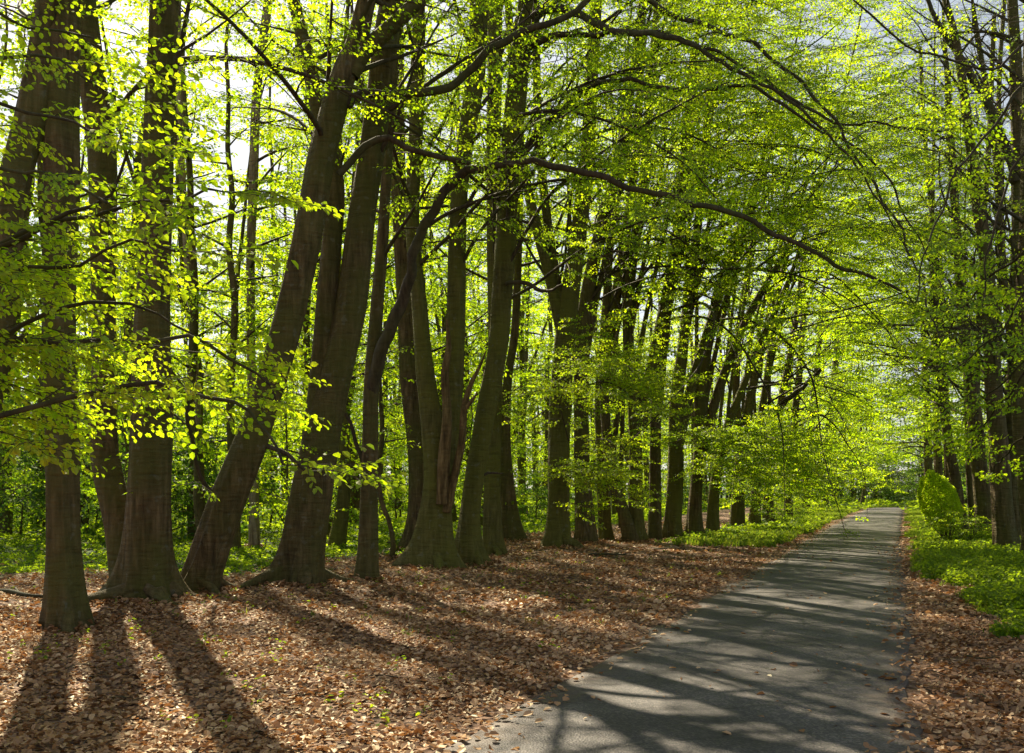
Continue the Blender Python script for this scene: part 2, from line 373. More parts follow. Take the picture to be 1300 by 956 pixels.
def make_road():
    y=np.concatenate([np.arange(-8,60,.12),np.arange(60,99,.2)]); c=road_c(y)
    tx=np.gradient(c,y); ln=np.hypot(tx,1); nx_,ny_=1/ln,-tx/ln
    wl=1.38+.13*noise2(y,y*0,2.3,21)+.05*noise2(y,y*0,8,22); wr=1.44+.12*noise2(y,y*0,2.1,23)+.05*noise2(y,y*0,7,24)
    k=np.linspace(-1,1,17); rows=[]
    for q in k:
        o=np.where(q<0,wl*q,wr*q); rows.append(np.stack([c+nx_*o,y+ny_*o,.014+.028*(1-q**2)+0*y],-1))
    # edge drops to the soil
    rows=[rows[0]+np.array([0,0,-.03])]+rows+[rows[-1]+np.array([0,0,-.03])]
    V=np.stack(rows,1); n,mm=V.shape[:2]
    i=np.arange(n-1)[:,None]*mm; j=np.arange(mm-1)[None]
    f=np.stack([i+j,i+j+1,i+mm+j+1,i+mm+j],-1).reshape(-1,4)
    acc=Acc(); acc.add(V.reshape(-1,3),f,0)
    m,nt,out,N=nmat('worn_asphalt'); L=nt.links.new
    tc=N('ShaderNodeTexCoord')
    n1=N('ShaderNodeTexNoise'); n1.inputs['Scale'].default_value=1.1; n1.inputs['Detail'].default_value=7; n1.inputs['Roughness'].default_value=.6; L(tc.outputs['Object'],n1.inputs['Vector'])
    n2=N('ShaderNodeTexVoronoi'); n2.inputs['Scale'].default_value=60; L(tc.outputs['Object'],n2.inputs['Vector'])
    sp=N('ShaderNodeSeparateColor'); L(n2.outputs['Color'],sp.inputs[0])
    c1=ramp(nt,n1.outputs[0],[(.3,(.032,.029,.028)),(.52,(.062,.055,.052)),(.72,(.108,.096,.088))])
    c2=ramp(nt,sp.outputs[0],[(0,(.35,.35,.35)),(.6,(.9,.9,.9)),(1,(2.3,2.2,2.05))])
    c_=mixc(nt,.75,c1,c2,'MULTIPLY')
    vc=N('ShaderNodeTexVoronoi',feature='DISTANCE_TO_EDGE'); vc.inputs['Scale'].default_value=.9; wv=mixc(nt,.12,tc.outputs['Object'],n1.outputs['Color']); L(wv,vc.inputs['Vector'])
    cf=ramp(nt,vc.outputs['Distance'],[(0,(.35,.35,.35)),(.008,(.55,.55,.55)),(.02,(1,1,1))]); c_=mixc(nt,.7,c_,cf,'MULTIPLY')
    n5=N('ShaderNodeTexNoise'); n5.inputs['Scale'].default_value=.55; n5.inputs['Detail'].default_value=3; L(tc.outputs['Object'],n5.inputs['Vector'])
    c_=mixc(nt,.8,c_,ramp(nt,n5.outputs[0],[(.42,(.72,.70,.68)),(.5,(1,1,1)),(.62,(1.15,1.13,1.1))]),'MULTIPLY')
    ea=N('ShaderNodeAttribute',attribute_name='edge')
    n3=N('ShaderNodeTexNoise'); n3.inputs['Scale'].default_value=7; n3.inputs['Detail'].default_value=6; L(tc.outputs['Object'],n3.inputs['Vector'])
    e1=N('ShaderNodeMath',operation='MULTIPLY_ADD'); L(n3.outputs[0],e1.inputs[0]); e1.inputs[1].default_value=.7; e1.inputs[2].default_value=-.35
    e2=N('ShaderNodeMath',operation='ADD'); L(e1.outputs[0],e2.inputs[0]); L(ea.outputs['Fac'],e2.inputs[1])
    ef=ramp(nt,e2.outputs[0],[(.72,(0,0,0)),(1.0,(.9,.9,.9))])
    c_=mixc(nt,ef,c_,(.075,.050,.034))
    b=N('ShaderNodeBump'); b.inputs['Strength'].default_value=.45; b.inputs['Distance'].default_value=.012; L(n2.outputs['Distance'],b.inputs['Height'])
    p=N('ShaderNodeBsdfPrincipled'); p.inputs['Roughness'].default_value=.7; p.inputs['Specular IOR Level'].default_value=.4
    L(c_,p.inputs['Base Color']); L(b.outputs[0],p.inputs['Normal']); L(p.outputs[0],out.inputs['Surface'])
    me=acc.mesh('road',[m]); kk=np.abs(np.r_[-1,k,1]); a=me.attributes.new('edge','FLOAT','POINT'); a.data.foreach_set('value',np.tile(kk,n).astype(np.float32))
    tag(link('road',me),kind='structure')

def scatter_litter():
    acc=Acc()
    def patch(n,y0,y1,size,fn):
        y=U(y0,y1,n); x=U(-1,1,n)*(y*.56+2.5); 
        off=x-road_c(y); g=green_mask(x,y)
        keep=fn(x,y,off,g); x,y=x[keep],y[keep]; N=len(x)
        z=hump(x,y)+U(.004,.035,N)
        tone=np.clip(rng.beta(1.6,1.8,N)+.22*noise2(x,y,1.1,31),0,1)
        v,f,t=leaves_mesh(np.stack([x,y,z],1),U(0,6.28,N),rng.normal(0,.32,N),rng.normal(0,.38,N),size*U(.4,1.35,N),0,tone)
        vv=v.reshape(N,6,3); vv[:,:,2]=np.maximum(vv[:,:,2],(hump(x,y)+.003)[:,None])
        acc.add(v,f,0,t,smooth=False)
    def on_floor(x,y,off,g):
        e=np.abs(off)/1.07-1.5
        p=np.clip((e+.10)/.35,.0,1)*(1-.93*g)*np.clip(.78+.5*noise2(x,y,2.6,61),.15,1); return rng.random(len(x))<p
    patch(115000,4.5,13,.056,on_floor)
    patch(80000,13,24,.076,on_floor)
    patch(70000,24,50,.10,on_floor)
    def on_road(x,y,off,g):
        e=1-np.abs(off)/1.6; return (e>0)&(rng.random(len(x))<np.where(e<.22,.10,.012)+.0*x)
    me_road=Acc()
    patch(80000,4.5,34,.065,lambda x,y,o,g:(np.abs(o)<1.75)&(rng.random(len(x))<.022+.75*np.clip((np.abs(o)-.95+.30*noise2(x,y,2.,5))/.65,0,1)**2.))
    acc.v[-1][:,2]+=.018
    for i in range(520):      # fallen twigs and husks among the leaves
        y=U(5.5,26); x=U(-1,1)*y*.55; off=float(x-road_c(y))
        if abs(off)<1.7: continue
        a=U(0,6.28); L=U(.08,.55); p=[]
        for j in range(5):
            p.append([x,y,float(hump(x,y))+.03+.012*math.sin(j*2+i)]); a+=rng.normal(0,.25); x+=math.cos(a)*L/4; y+=math.sin(a)*L/4
        tube(acc,np.array(p),np.linspace(1,.5,5)*U(.003,.008),5,1)
    tag(link('leaf_litter',acc.mesh('leaf_litter',[M_litter,M_twig])),'brown dead beech leaves covering the woodland floor','fallen leaves',kind='stuff')

def scatter_plants():
    acc=Acc()
    def herbs(n,y0,y1,x0,x1,size,h,per=5,gm=.45,side=None):
        y=U(y0,y1,n); x=U(x0,x1,n) if side is None else road_c(y)+U(x0,x1,n)
        vis=np.abs(x)<y*.58+3; x,y=x[vis],y[vis]
        g=green_mask(x,y); cl=.5+.5*noise2(x,y,1.6,41); keep=(g>gm)&(rng.random(len(x))<.35+.75*cl)
        x,y,cl=x[keep],y[keep],cl[keep]; N=len(x)
        x=np.repeat(x,per)+rng.normal(0,size*.55,N*per); y=np.repeat(y,per)+rng.normal(0,size*.55,N*per)
        hh=np.repeat(h*(.35+.9*cl)*U(.4,1.1,N),per)*U(.35,1.,N*per)*np.clip((x-road_c(y)-1.5)/3.2,.14,1)**(np.where((y>26)&(x>road_c(y)),1,0))
        P=np.stack([x,y,hump(x,y)+hh],1); M=N*per
        v,f,t=leaves_mesh(P,U(0,6.28,M),rng.normal(.15,.5,M),rng.normal(0,.45,M),size*U(.6,1.2,M),1 if size>.1 else 0,np.clip(np.repeat(cl,per)*.4+U(0,.6,M),0,1))
        acc.add(v,f,0,t,smooth=False)
    herbs(22000,8,24,1.7,9,.062,.30,9,side=1)
    herbs(16000,24,46,1.7,13,.085,.30,7,side=1)
    herbs(9000,46,78,5.0,26,.2,.3,5,side=1)
    herbs(13000,17,36,-26,-1,.10,.13,5,gm=.62)
    herbs(22000,36,75,-44,14,.2,.25,5)
    herbs(16000,75,125,-75,40,.42,.5,5)
    herbs(5000,27,60,-7,-1.6,.10,.2,5,side=1)
    tag(link('ground_cover',acc.mesh('ground_cover',[M_herb])),'low green spring plants carpeting the wood floor and verge','ground cover',kind='stuff')
    # grass tufts on the verges and here and there in the litter
    acc=Acc()
    def blades(x,y,n_per,hgt,wid):
        N=len(x); x=np.repeat(x,n_per)+rng.normal(0,.035,N*n_per); y=np.repeat(y,n_per)+rng.normal(0,.035,N*n_per); M=len(x)
        z=hump(x,y); a=U(0,6.28,M); ln=hgt*U(.5,1.2,M); le=U(.15,.75,M); w=wid*np.ones(M)
        dx,dy=np.cos(a),np.sin(a); px,py=-dy*w,dx*w
        b=np.stack([x,y,z],1); mid=b+np.stack([dx*ln*le*.4,dy*ln*le*.4,ln*.6],1); tip=b+np.stack([dx*ln*le,dy*ln*le,ln*(1-.35*le)],1)
        s=np.stack([px,py,0*px],1)
        v=np.stack([b-s,b+s,mid+s*.8,mid-s*.8,tip+s*.15,tip-s*.15],1)
        f=np.array([[0,1,2,3],[3,2,4,5]])[None]+np.arange(M)[:,None,None]*6
        acc.add(v,f,0,np.repeat(U(0,1,M),2),smooth=False)
    y=U(8,92,34000); x=road_c(y)+U(1.7,5.5,34000); g=green_mask(x,y); k=(g>.3)&(rng.random(34000)<.7); blades(x[k],y[k],6,.12,.006)
    y=U(25,95,9000); x=road_c(y)-U(1.65,5.,9000); g=green_mask(x,y); k=(g>.3); blades(x[k],y[k],7,.20,.010)
    y=U(9,32,420); x=U(-1,1,420)*y*.52; o=x-road_c(y); k=(o<-2.2)&(noise2(x,y,.8,77)>.15); blades(x[k],y[k],12,.09,.004)
    tag(link('verge_grass',acc.mesh('verge_grass',[M_grass])),'tufts of short yellow green grass along the verges','grass',kind='stuff')
    # seedlings dotted in the litter
    acc=Acc(); n=420; y=U(7,26,n); x=U(-1,1,n)*y*.54; o=x-road_c(y); k=(o<-2.0); x,y=x[k],y[k]; N=len(x); per=6
    x=np.repeat(x,per)+rng.normal(0,.03,N*per); y=np.repeat(y,per)+rng.normal(0,.03,N*per); M=len(x)
    v,f,t=leaves_mesh(np.stack([x,y,hump(x,y)+U(.02,.09,M)],1),U(0,6.28,M),rng.normal(0,.4,M),rng.normal(0,.4,M),.045*U(.6,1.2,M),0,U(0,1,M))
    acc.add(v,f,0,t,smooth=False)
    tag(link('seedlings',acc.mesh('seedlings',[M_herb])),'tiny green seedlings dotted through the dead leaves','seedlings',kind='stuff')

# ------------------------------------------------------------------ beech trees
BASES=[]
def zcut(d): return EYE+HY/F*d+1.2

def extend(pts, H, lean=(0,0), wander=.03):
    """continue a stem upward (rows: x y z radius) until height H"""
    pts=[np.array(p,float) for p in pts]; d=unit(pts[-1][:3]-pts[-2][:3]); r0=pts[-1][3]; z0=pts[-1][2]
    while pts[-1][2]<H:
        d=unit(d+np.array([lean[0],lean[1],.35])*.25+rng.normal(0,wander,3)); p=pts[-1].copy(); p[:3]+=d*1.1
        k=(p[2]-z0)/(H-z0+1e-6); p[3]=max(.03,r0*(1-.88*min(1,k))); pts.append(p)
    return pts

def px_path(rows, d0, d1=None):
    """rows (px, py, width in px) at depth d0, drifting to depth d1 at the last row"""
    d1=d0 if d1 is None else d1; n=len(rows); out=[]
    for i,(x,y,w) in enumerate(rows):
        d=d0+(d1-d0)*i/max(1,n-1); p=at(x,y,d); out.append([*p,w*.88/2/F*d])
    return out

def tree(name, label, stems, bark=None, H=19, flare=.8, crown=None, limbs=(), group=None, roots=0, seed=0, extra=None, cat='tree', low=None):
    """stems: list of (px rows, d0, d1); the first is the trunk and starts on the ground"""
    bark=bark or M_bark
    rows0,d0,d1=stems[0][:3]
    P0=px_path(rows0,d0,d1); base=np.array(P0[0][:3]); base[2]=hump(base[0],base[1])
    root=empty(name,base,label,cat,group)
    skel=[]; BASES.append((base[0],base[1],P0[0][3]*(1+.75*flare)))
    for si,st in enumerate(stems):
        rows,da,db=st[:3]; opt=st[3] if len(st)>3 else {}
        P=px_path(rows,da,db)
        if si==0: P[0][2]=base[2]; 
        h=opt.get('H',H); 
        if h>P[-1][2]: P=extend(P,h,opt.get('lean',(0,0)))
        C=catmull(P,.16 if si==0 and d0<25 else .3)
        if si==0:
            lo=C[0].copy(); lo[2]-=.18; C=np.vstack([lo,C])
        acc=Acc(); fl=flare if (si==0 or opt.get('ground')) else 0
        tube(acc,C[:,:3],np.maximum(C[:,3],.02),48 if d0<20 else (28 if d0<36 else 14),0,.5,bark_shape(seed*7+si,fl,nl=opt.get('nl',5+seed%3)))
        link('trunk' if si==0 else 'stem',acc.mesh('trunk',[opt.get('bark',bark)],base),root)
        if not opt.get('bare'): skel.append(C)
    for lb in limbs:
        P=px_path(lb['px'],lb.get('d0',d0),lb.get('d1',d0)); C=catmull(P,.2); acc=Acc(); u_=np.arange(len(C))[:,None]*.2; A_=.03*np.minimum(1,u_/1.5)
        if not lb.get('dead'): C[:,:3]+=A_*(np.sin(u_*2.1+rng.uniform(0,6,3))+.8*np.sin(u_*4.7+rng.uniform(0,6,3))+.5*np.sin(u_*9+rng.uniform(0,6,3)))
        tube(acc,C[:,:3],np.maximum(C[:,3],.008),lb.get('seg',10),0,.5,bark_shape(seed+77,0,rough=1.6))
        link(lb.get('name','limb'),acc.mesh('limb',[lb.get('bark',M_twig if not lb.get('dead') else M_dead)],base),root)
        if lb.get('leaf'):
            lb['_C']=C
    acc=Acc(); used=False; zc=zcut(d0)
    for lb in limbs:
        if '_C' in lb:
            dress(acc,lb['_C'][:,:3],0,lb['leaf'],dens=lb.get('dens',1),skip=lb.get('skip',.2),sc=lb.get('sc',1),seg=4,sublen=lb.get('sublen',1)); used=True
    if crown:
        k=crown
        for C in skel:
            z=k.get('h0',5.)
            top=C[-1,2]; a0=U(0,6.28)
            while z<top-.3:
                i=int(np.argmin(np.abs(C[:,2]-z))); p=C[i,:3]; r=C[i,3]
                above=z>zc
                a0+=2.4+rng.normal(0,.4); a=a0
                if rng.random()<k.get('bias',.3): a=rng.normal(k.get('baz',-.5),.6)
                e=rng.uniform(*k.get('el',(.3,1.1))) if not above else rng.uniform(.5,.9)
                L=k.get('L',3.6)*rng.uniform(.6,1.2)*(1 if not above else .8)*(.5+.5*(top-z)/(top-k.get('h0',5.)+.01))
                b=grow(p,[math.cos(a)*math.cos(e),math.sin(a)*math.cos(e),math.sin(e)],L,.35,.12,k.get('lift',-.035))
                kinds=k['kinds'] if not above else k.get('top',[('far',1)])
                dress(acc,b,min(.05,r*.4),kinds,dens=k.get('dens',1.)*(1 if not above else k.get('topd',.45)),skip=.25,sc=k.get('sc',1),tone=k.get('tone',0.)); used=True
                z+=k.get('gap',.7)*rng.uniform(.6,1.4)*(1 if not above else 1.5)
    for lo in (low or []):
        # low drooping leafy branch: pixel start, pixel end, depth, kinds
        p0=at(*lo[0]); p1=at(*lo[1]); mid=(p0+p1)/2+np.array([0,0,.12*np.linalg.norm(p1-p0)])
        dress(acc,catmull([p0,mid,p1],.25),lo[3] if len(lo)>3 else .02,lo[2],dens=1.45*(lo[4] if len(lo)>4 else 1.3),skip=.2,sublen=1.1,flat=.12); used=True
    if used: link('crown',acc.mesh('crown',CR,base),root)
    for q in range(roots):
        a=q*6.28/roots+rng.uniform(-.4,.4)-1.2; r0=P0[0][3]; L=rng.uniform(.8,1.7); n=11; pts=[]
        x,y=base[0]+math.cos(a)*r0*.75,base[1]+math.sin(a)*r0*.75
        for j in range(n):
            t=j/(n-1); pts.append([x,y,hump(x,y)+.20*(1-t)**2.6-.05*t+.015*math.sin(9*t+q)]); a+=rng.normal(0,.2); x+=math.cos(a)*L/n; y+=math.sin(a)*L/n
        acc=Acc(); tube(acc,np.array(pts),np.linspace(1,.2,n)**1.3*r0*.42,10,0,.5,bark_shape(q+seed,0,rough=2.5)); link('root',acc.mesh('root',[bark],base),root)
    return root

make_ground(); make_road(); scatter_litter(); scatter_plants()

MID=[('mid',1)]; ML=[('midlow',1)]; NEAR=[('near',1)]; FAR=[('far',1)]; OPEN=[('open',1)]
ROW='beeches in the row along the left side of the lane'
BG_T=[('far',.5),('openfar',.5)]
# crowns of the nearest trees begin high: trunks are bare where we see them
C_near=dict(h0=7.2,L=4.2,gap=1.0,kinds=[('open',1),('midlow',.5)],dens=.8,top=[('openfar',1)],topd=.12,bias=.2,baz=-.4)
C_mid =dict(h0=6.4,L=6.5,gap=.95,kinds=[('midlow',.8),('open',.3)],dens=.9,top=[('openfar',1)],topd=.25,bias=.5,baz=-.35,lift=-.03)
C_arch=dict(h0=7.2,L=8.6,gap=.8,kinds=[('midlow',.75),('open',.25)],dens=.62,top=[('openfar',1)],topd=.12,bias=.68,baz=-.3,lift=-.06)
C_arch2=dict(h0=5.2,L=7.5,gap=.85,kinds=[('far',.8),('open',.2)],dens=.62,top=[('openfar',1)],topd=.15,bias=.6,baz=-.3,lift=-.06)

tree('beech_tree','thick beech trunk leaning in from beyond the left edge towards the top left corner',
 [([(-80,805,60),(-62,700,54),(-32,560,50),(0,380,46),(18,240,42),(40,150,42),(58,50,40),(64,0,38)],11.9,12.6)],crown=C_near,group=ROW,seed=1)
tree('beech_tree','straight dark beech nearest the left edge, standing in front of the double trunk',
 [([(86,794,62),(83,730,54),(81,640,49),(79,540,47),(76,440,44),(75,330,44),(78,220,46),(76,100,52),(74,0,56)],12.4,12.6),
  ],crown=C_near,group=ROW,seed=14,flare=.62)
tree('beech_tree','large double beech with a leaning rear stem and wide spreading roots',
 [([(187,766,64),(187,700,57),(190,600,57),(193,500,54),(193,430,50),(198,300,46),(203,150,44),(208,0,40)],14.7,14.7),
  ([(168,748,58),(152,665,46),(133,575,42),(132,450,36),(131,400,34),(130,200,38),(120,115,36),(105,0,34)],15.1,16,dict(ground=False))],
 crown=C_near,group=ROW,seed=3,roots=5,flare=1.0)
tree('beech_tree','beech leaning strongly to the right with a knotty lower trunk and forked top',
 [([(252,756,50),(268,700,50),(292,632,49),(317,568,45),(340,499,39),(364,414,41),(394,276,41),(412,184,41),(437,92,37),(452,60,34),(466,0,28)],15.8,15.8,dict(lean=(.1,0))),
  ([(445,95,28),(462,66,26),(484,46,24),(512,20,22),(545,-14,20)],15.8,15.8)],
 limbs=[dict(px=[(430,222,10),(465,188,10),(494,178,9),(530,189,8),(558,198,7),(595,206,6)],leaf=OPEN,dens=.4,skip=.5),
        dict(px=[(440,135,12),(460,118,12),(490,119,12),(526,117,12),(567,109,11),(604,90,11),(622,64,10),(650,46,10),(678,35,9),(742,4,8),(790,-25,6)],leaf=OPEN,dens=.5,skip=.3),
        dict(px=[(318,560,10),(355,572,7),(395,600,5),(415,598,3)],leaf=[('open',1)],dens=.5,sublen=.5),
        dict(px=[(285,640,7),(255,605,5),(244,560,5),(236,510,4),(214,470,3)],d1=14.8,leaf=[('open',1)],dens=.5,sublen=.5)],
 crown=C_near,group=ROW,seed=4,roots=3)
tree('beech_tree','broad beech with a pair of tall stems dividing low down, left of the slender beech',
 [([(379,749,62),(386,690,56),(396,614,54),(410,540,50),(424,480,46),(447,380,44),(462,260,40),(478,150,38),(490,50,38),(497,0,34)],17.0,17.0),
  ([(388,640,36),(400,540,32),(410,440,29),(420,320,27),(425,230,24),(410,170,21),(395,100,20),(380,30,18),(370,-20,16)],16.9,17.4)],
 crown=C_near,group=ROW,seed=5,roots=4,flare=.75)
tree('beech_tree','slender beech whose curving limb arches far out over the lane',
 [([(467,738,29),(468,640,24),(470,560,22),(471,480,20),(478,400,19),(486,300,17),(492,200,15),(500,80,13),(505,0,11)],18.5,18.5)],
 limbs=[dict(px=[(470,500,20),(488,440,17),(507,391,16),(526,322,15),(552,268,14),(581,225,13),(613,210,11),(678,206,9),(742,221,9),(808,238,8),(870,254,8),(942,278,7),(1011,308,6),(1075,340,5),(1144,372,3)],d0=18.5,d1=15.5,seg=12,leaf=MID,dens=.75,skip=.42),
   dict(px=[(466,600,8),(452,560,6),(440,530,5),(428,520,3)],leaf=OPEN,dens=.5)],
 crown=dict(C_near,h0=6),group=ROW,seed=6,flare=.5)
tree('sapling','thin crooked sapling between the slender beech and the twin stemmed beech',
 [([(497,712,8),(499,690,8),(494,662,7),(484,635,7),(481,600,7),(485,545,7),(482,480,6),(486,420,5)],23.5,23.5,dict(H=5.2))],
 crown=dict(h0=2.2,L=1.3,gap=.5,kinds=[('open',1)],dens=.7),seed=7,flare=.2,cat='young tree')
tree('beech_tree','bare dark trunk set back behind the crooked sapling',
 [([(523,701,27),(530,640,26),(527,560,26),(518,480,25),(515,400,24),(510,300,22),(505,200,20),(505,0,16)],27,27)],crown=dict(C_mid,h0=8),group=ROW,seed=8,flare=.6)
tree('beech_tree','twin stemmed beech with reddish broken dead wood between its stems',
 [([(544,721,56),(551,665,46),(556,610,38),(548,540,32),(540,476,27),(533,400,23),(524,276,21),(529,160,21),(530,92,21),(532,0,16)],21.5,21.5),
  ([(560,640,36),(568,570,31),(574,510,27),(578,440,26),(580,330,25),(585,230,23),(596,150,26),(604,92,28),(607,0,28)],21.6,22)],
 limbs=[dict(px=[(561,640,18),(564,585,17),(568,530,13),(565,475,11),(570,440,7),(567,405,2)],d0=21.2,d1=21.0,name='dead_limb',dead=True,bark=M_dead),
        dict(px=[(566,650,14),(578,600,12),(586,560,11),(589,520,11),(597,490,8),(609,466,5),(617,446,2)],d0=21.3,d1=20.8,name='dead_limb',dead=True,bark=M_dead),
        dict(px=[(589,520,8),(600,508,5),(606,497,2)],d0=21,d1=20.8,name='dead_limb',dead=True,bark=M_dead)],
 bark=M_bark_g,crown=C_mid,group=ROW,seed=9,roots=2,flare=.7)
tree('beech_tree','smooth mossy beech leaning right with a swollen foot, left of two close trunks',
 [([(597,717,42),(597,660,30),(602,610,29),(618,522,28),(632,440,27),(637,380,28),(648,200,29),(659,92,30),(670,0,28)],22.3,22.3)],
 limbs=[dict(px=[(660,75,10),(682,54,10),(742,42,8),(800,41,6),(850,47,6),(919,69,5),(988,115,5),(1057,152,4),(1126,160,3),(1195,168,3)],d1=17,leaf=MID,dens=.6,skip=.25),
        dict(px=[(668,18,12),(695,12,11),(730,18,10),(770,35,10),(830,45,8),(880,58,7),(940,92,5),(1010,135,4),(1080,200,3),(1135,290,2)],d1=16.5,leaf=MID,dens=.6,skip=.3),
        dict(px=[(668,-10,10),(740,-30,9),(850,15,7),(960,60,6),(1040,130,5),(1110,235,4),(1160,330,3),(1190,430,2)],d1=15.5,leaf=[('bare',.5),('midlow',.5)],dens=.9,skip=.4),
        dict(px=[(645,215,9),(700,150,8),(760,105,7),(868,112,6),(950,112,5),(1025,152,4),(1117,216,3),(1165,300,2),(1205,400,2)],d1=16.5,leaf=[('bare',.45),('midlow',.55)],dens=.9,skip=.4),
        dict(px=[(598,640,5),(608,612,4),(620,602,4),(640,603,2)],name='limb'),
        dict(px=[(640,362,6),(655,358,6),(690,366,5),(715,364,3)],d1=20.5)],
 bark=M_bark_g,crown=C_mid,group=ROW,seed=10,roots=1,flare=.6)
tree('beech_tree','beech trunk tucked close behind the smooth mossy leaning beech',
 [([(628,706,34),(625,640,27),(626,580,21),(629,500,19),(628,400,18),(626,200,20),(628,100,23),(628,0,22)],25.0,25.4)],bark=M_bark_g,crown=C_mid,group=ROW,seed=11,roots=1,flare=.7)
tree('beech_tree','dark beech with a flared foot standing back in the gap in the row',
 [([(652,692,32),(646,640,23),(641,560,17),(645,480,13),(655,400,12),(660,200,11),(663,0,9)],30.5,30.5)],crown=C_mid,group=ROW,seed=12,flare=.9)
tree('beech_tree','stout mossy beech spreading into a V of stems above bright low leaves',
 [([(706,700,44),(709,640,33),(709,560,31),(714,480,29),(720,410,27),(735,290,23),(744,215,22),(750,120,20),(757,0,18)],27,27),
  ([(716,430,18),(700,360,16),(684,300,16),(672,250,15),(660,190,14),(652,100,12),(645,0,10)],27,27.5),
  ([(714,400,14),(702,330,14),(690,240,13),(683,150,12),(680,0,10)],27,28)],
 low=[((722,500,26.5),(825,520,23),ML,.03,1.5),((722,560,26.5),(690,480,24),ML,.02,1.2),((720,610,26.5),(770,600,24),ML,.025,1.5),((720,640,26.5),(745,660,25),ML,.015,1.5),((715,600,27),(800,640,24.5),ML,.02,1.4),((700,500,27),(660,520,25),ML,.02,.9),((720,470,26.5),(770,500,24),ML,.02,1.4)],
 bark=M_bark_g,crown=C_arch,group=ROW,seed=13,roots=2,flare=.7)
for i,(lab,rows,d,st,lw) in enumerate([
 ('beech directly right of the stout V topped beech, half hidden by low leaf sprays',[(745,692,36),(740,600,28),(738,500,25),(742,400,24),(765,280,18),(785,210,16),(800,120,14),(815,0,12)],30,[],[((745,470,29),(835,500,25),ML,.02,1.4),((748,560,29),(800,590,26.5),ML,.02,1.3)]),
 ('beech with a gently curved trunk third after the gap in the row',[(768,688,24),(766,600,22),(763,500,20),(773,430,18),(790,330,16),(806,200,14),(815,60,12)],32.5,[],[]),
 ('beech with a low trunk tilting back to the left and dead stubs',[(803,689,24),(788,640,19),(776,600,17),(768,520,15),(766,440,13),(772,350,12)],31.5,[],[]),
 ('upright beech forking into two stems low down, beside the tilted back beech',[(806,688,28),(807,600,23),(804,500,21),(798,440,18),(800,350,18),(815,250,16),(825,120,14),(835,0,12)],31.8,[[(812,540,19),(826,470,15),(840,400,13),(858,300,12),(868,200,10),(880,60,8)]],[((812,520,31),(870,560,28),ML,.02,1.3)]),
 ('straight narrow beech right of the forked beech',[(831,687,24),(832,600,20),(833,500,18),(842,420,16),(856,340,15),(870,250,14),(880,120,12)],32.6,[],[]),
 ('beech with two steeply leaning stems midway along the row',[(853,686,28),(858,600,25),(858,520,22),(868,430,18),(878,350,16),(890,250,14),(900,120,12)],33.5,[[(862,560,16),(880,480,13),(905,400,11),(935,320,9),(960,250,7)]],[((860,560,33),(925,575,29),ML,.02,1.3)]),
 ('beech fanning into right leaning stems at the near end of the grass verge',[(881,684,26),(884,620,21),(890,550,19),(894,470,17),(905,400,15),(925,330,12),(950,260,10)],34.5,[[(888,590,15),(905,520,13),(925,460,12),(950,400,10),(985,340,8)]],[((890,600,34),(960,610,30),ML,.02,1.5)]),
 ('slim beech leaning right just inside the grass verge',[(904,681,20),(907,620,17),(921,550,14),(942,495,12),(962,440,10),(990,380,8)],36,[],[((910,560,36),(985,600,32),ML,.03,1.6),((912,600,36),(965,650,33),ML,.03,1.6),((915,580,36),(1010,570,31),ML,.03,1.6)]),
 ('beech with a dark trunk behind bright leaf layers on the verge',[(936,673,24),(938,610,20),(950,520,16),(965,450,13),(985,380,11),(1005,300,8)],40.5,[[(942,580,13),(935,500,11),(938,420,10),(950,340,8)]],[((945,600,40),(1010,625,36),FAR,.03,1.7),((945,560,40),(1040,590,35),FAR,.03,1.6),((940,620,40),(975,650,38),FAR,.03,1.6)]),
 ('beech with a curved crooked limb reaching towards the lane',[(958,671,17),(961,600,15),(965,540,13),(975,470,11),(985,390,9)],42,[],[((965,590,42),(1050,610,37),FAR,.03,1.6)]),
 ('farthest beech of the row whose trunk still shows clearly',[(975,668,18),(977,610,15),(988,530,12),(1005,440,10)],44.5,[],[((980,580,44),(1070,600,40),FAR,.03,1.6),((980,620,44),(1040,640,41),FAR,.03,1.6)]),
 ]):
    lim=[]
    if 'curved crooked' in lab: lim=[dict(px=[(958,575,9),(972,542,8),(990,515,8),(1012,497,7),(1041,470,4)],d1=39,leaf=FAR,dens=.7,skip=.4)]
    rs=[]
    for (k,dx,tw) in ((2,random.uniform(45,80),.42),(1,random.uniform(-25,40),.38),(3,random.uniform(60,110),.34)):
        x0,y0,w0=rows[min(k,len(rows)-2)]; rs.append([(x0,y0+30,w0*tw),(x0+dx*.12,y0-50,w0*tw*.9),(x0+dx*.45,y0-150,w0*tw*.75),(x0+dx*.8,y0-240,w0*tw*.6),(x0+dx*1.15,y0-340,w0*tw*.45)])
    st=st+rs
    tree('beech_tree',lab.replace('forking at head height of a tall man on a ladder','forking into two stems low down'),
      [([(a_,b_,c_*.88) for a_,b_,c_ in rows],d,d)]+[(s,d,d,dict(bare=q_>0,H=15)) for q_,s in enumerate(st)],bark=M_bark_g if i%2 else M_bark,crown=(C_arch if d<35 else C_arch2),group=ROW,seed=20+i,flare=.6,low=lw,limbs=lim)
# trees continuing the row round the bend, hardly more than leaf
for i,(px,d,lab) in enumerate([(1000,52,'beech beyond the crooked limbed one, mostly hidden in leaf'),(1022,61,'leafy beech closing the far part of the row'),
     (1045,72,'last leafy beech of the row where the lane bends'),]):
    tree('beech_tree',lab,[([(px,HY+EYE*F/d,14),(px+6,560,11),(px+16,460,9),(px+20,400,7)],d,d)],H=15,
      crown=dict(h0=1.8,L=5.5,gap=.6,kinds=[('far',.5),('vfar',.5)],dens=1.1,top=[('vfar',1)],topd=.5,bias=.5,baz=-.4,lift=-.04),group=ROW,seed=50+i,flare=.4)

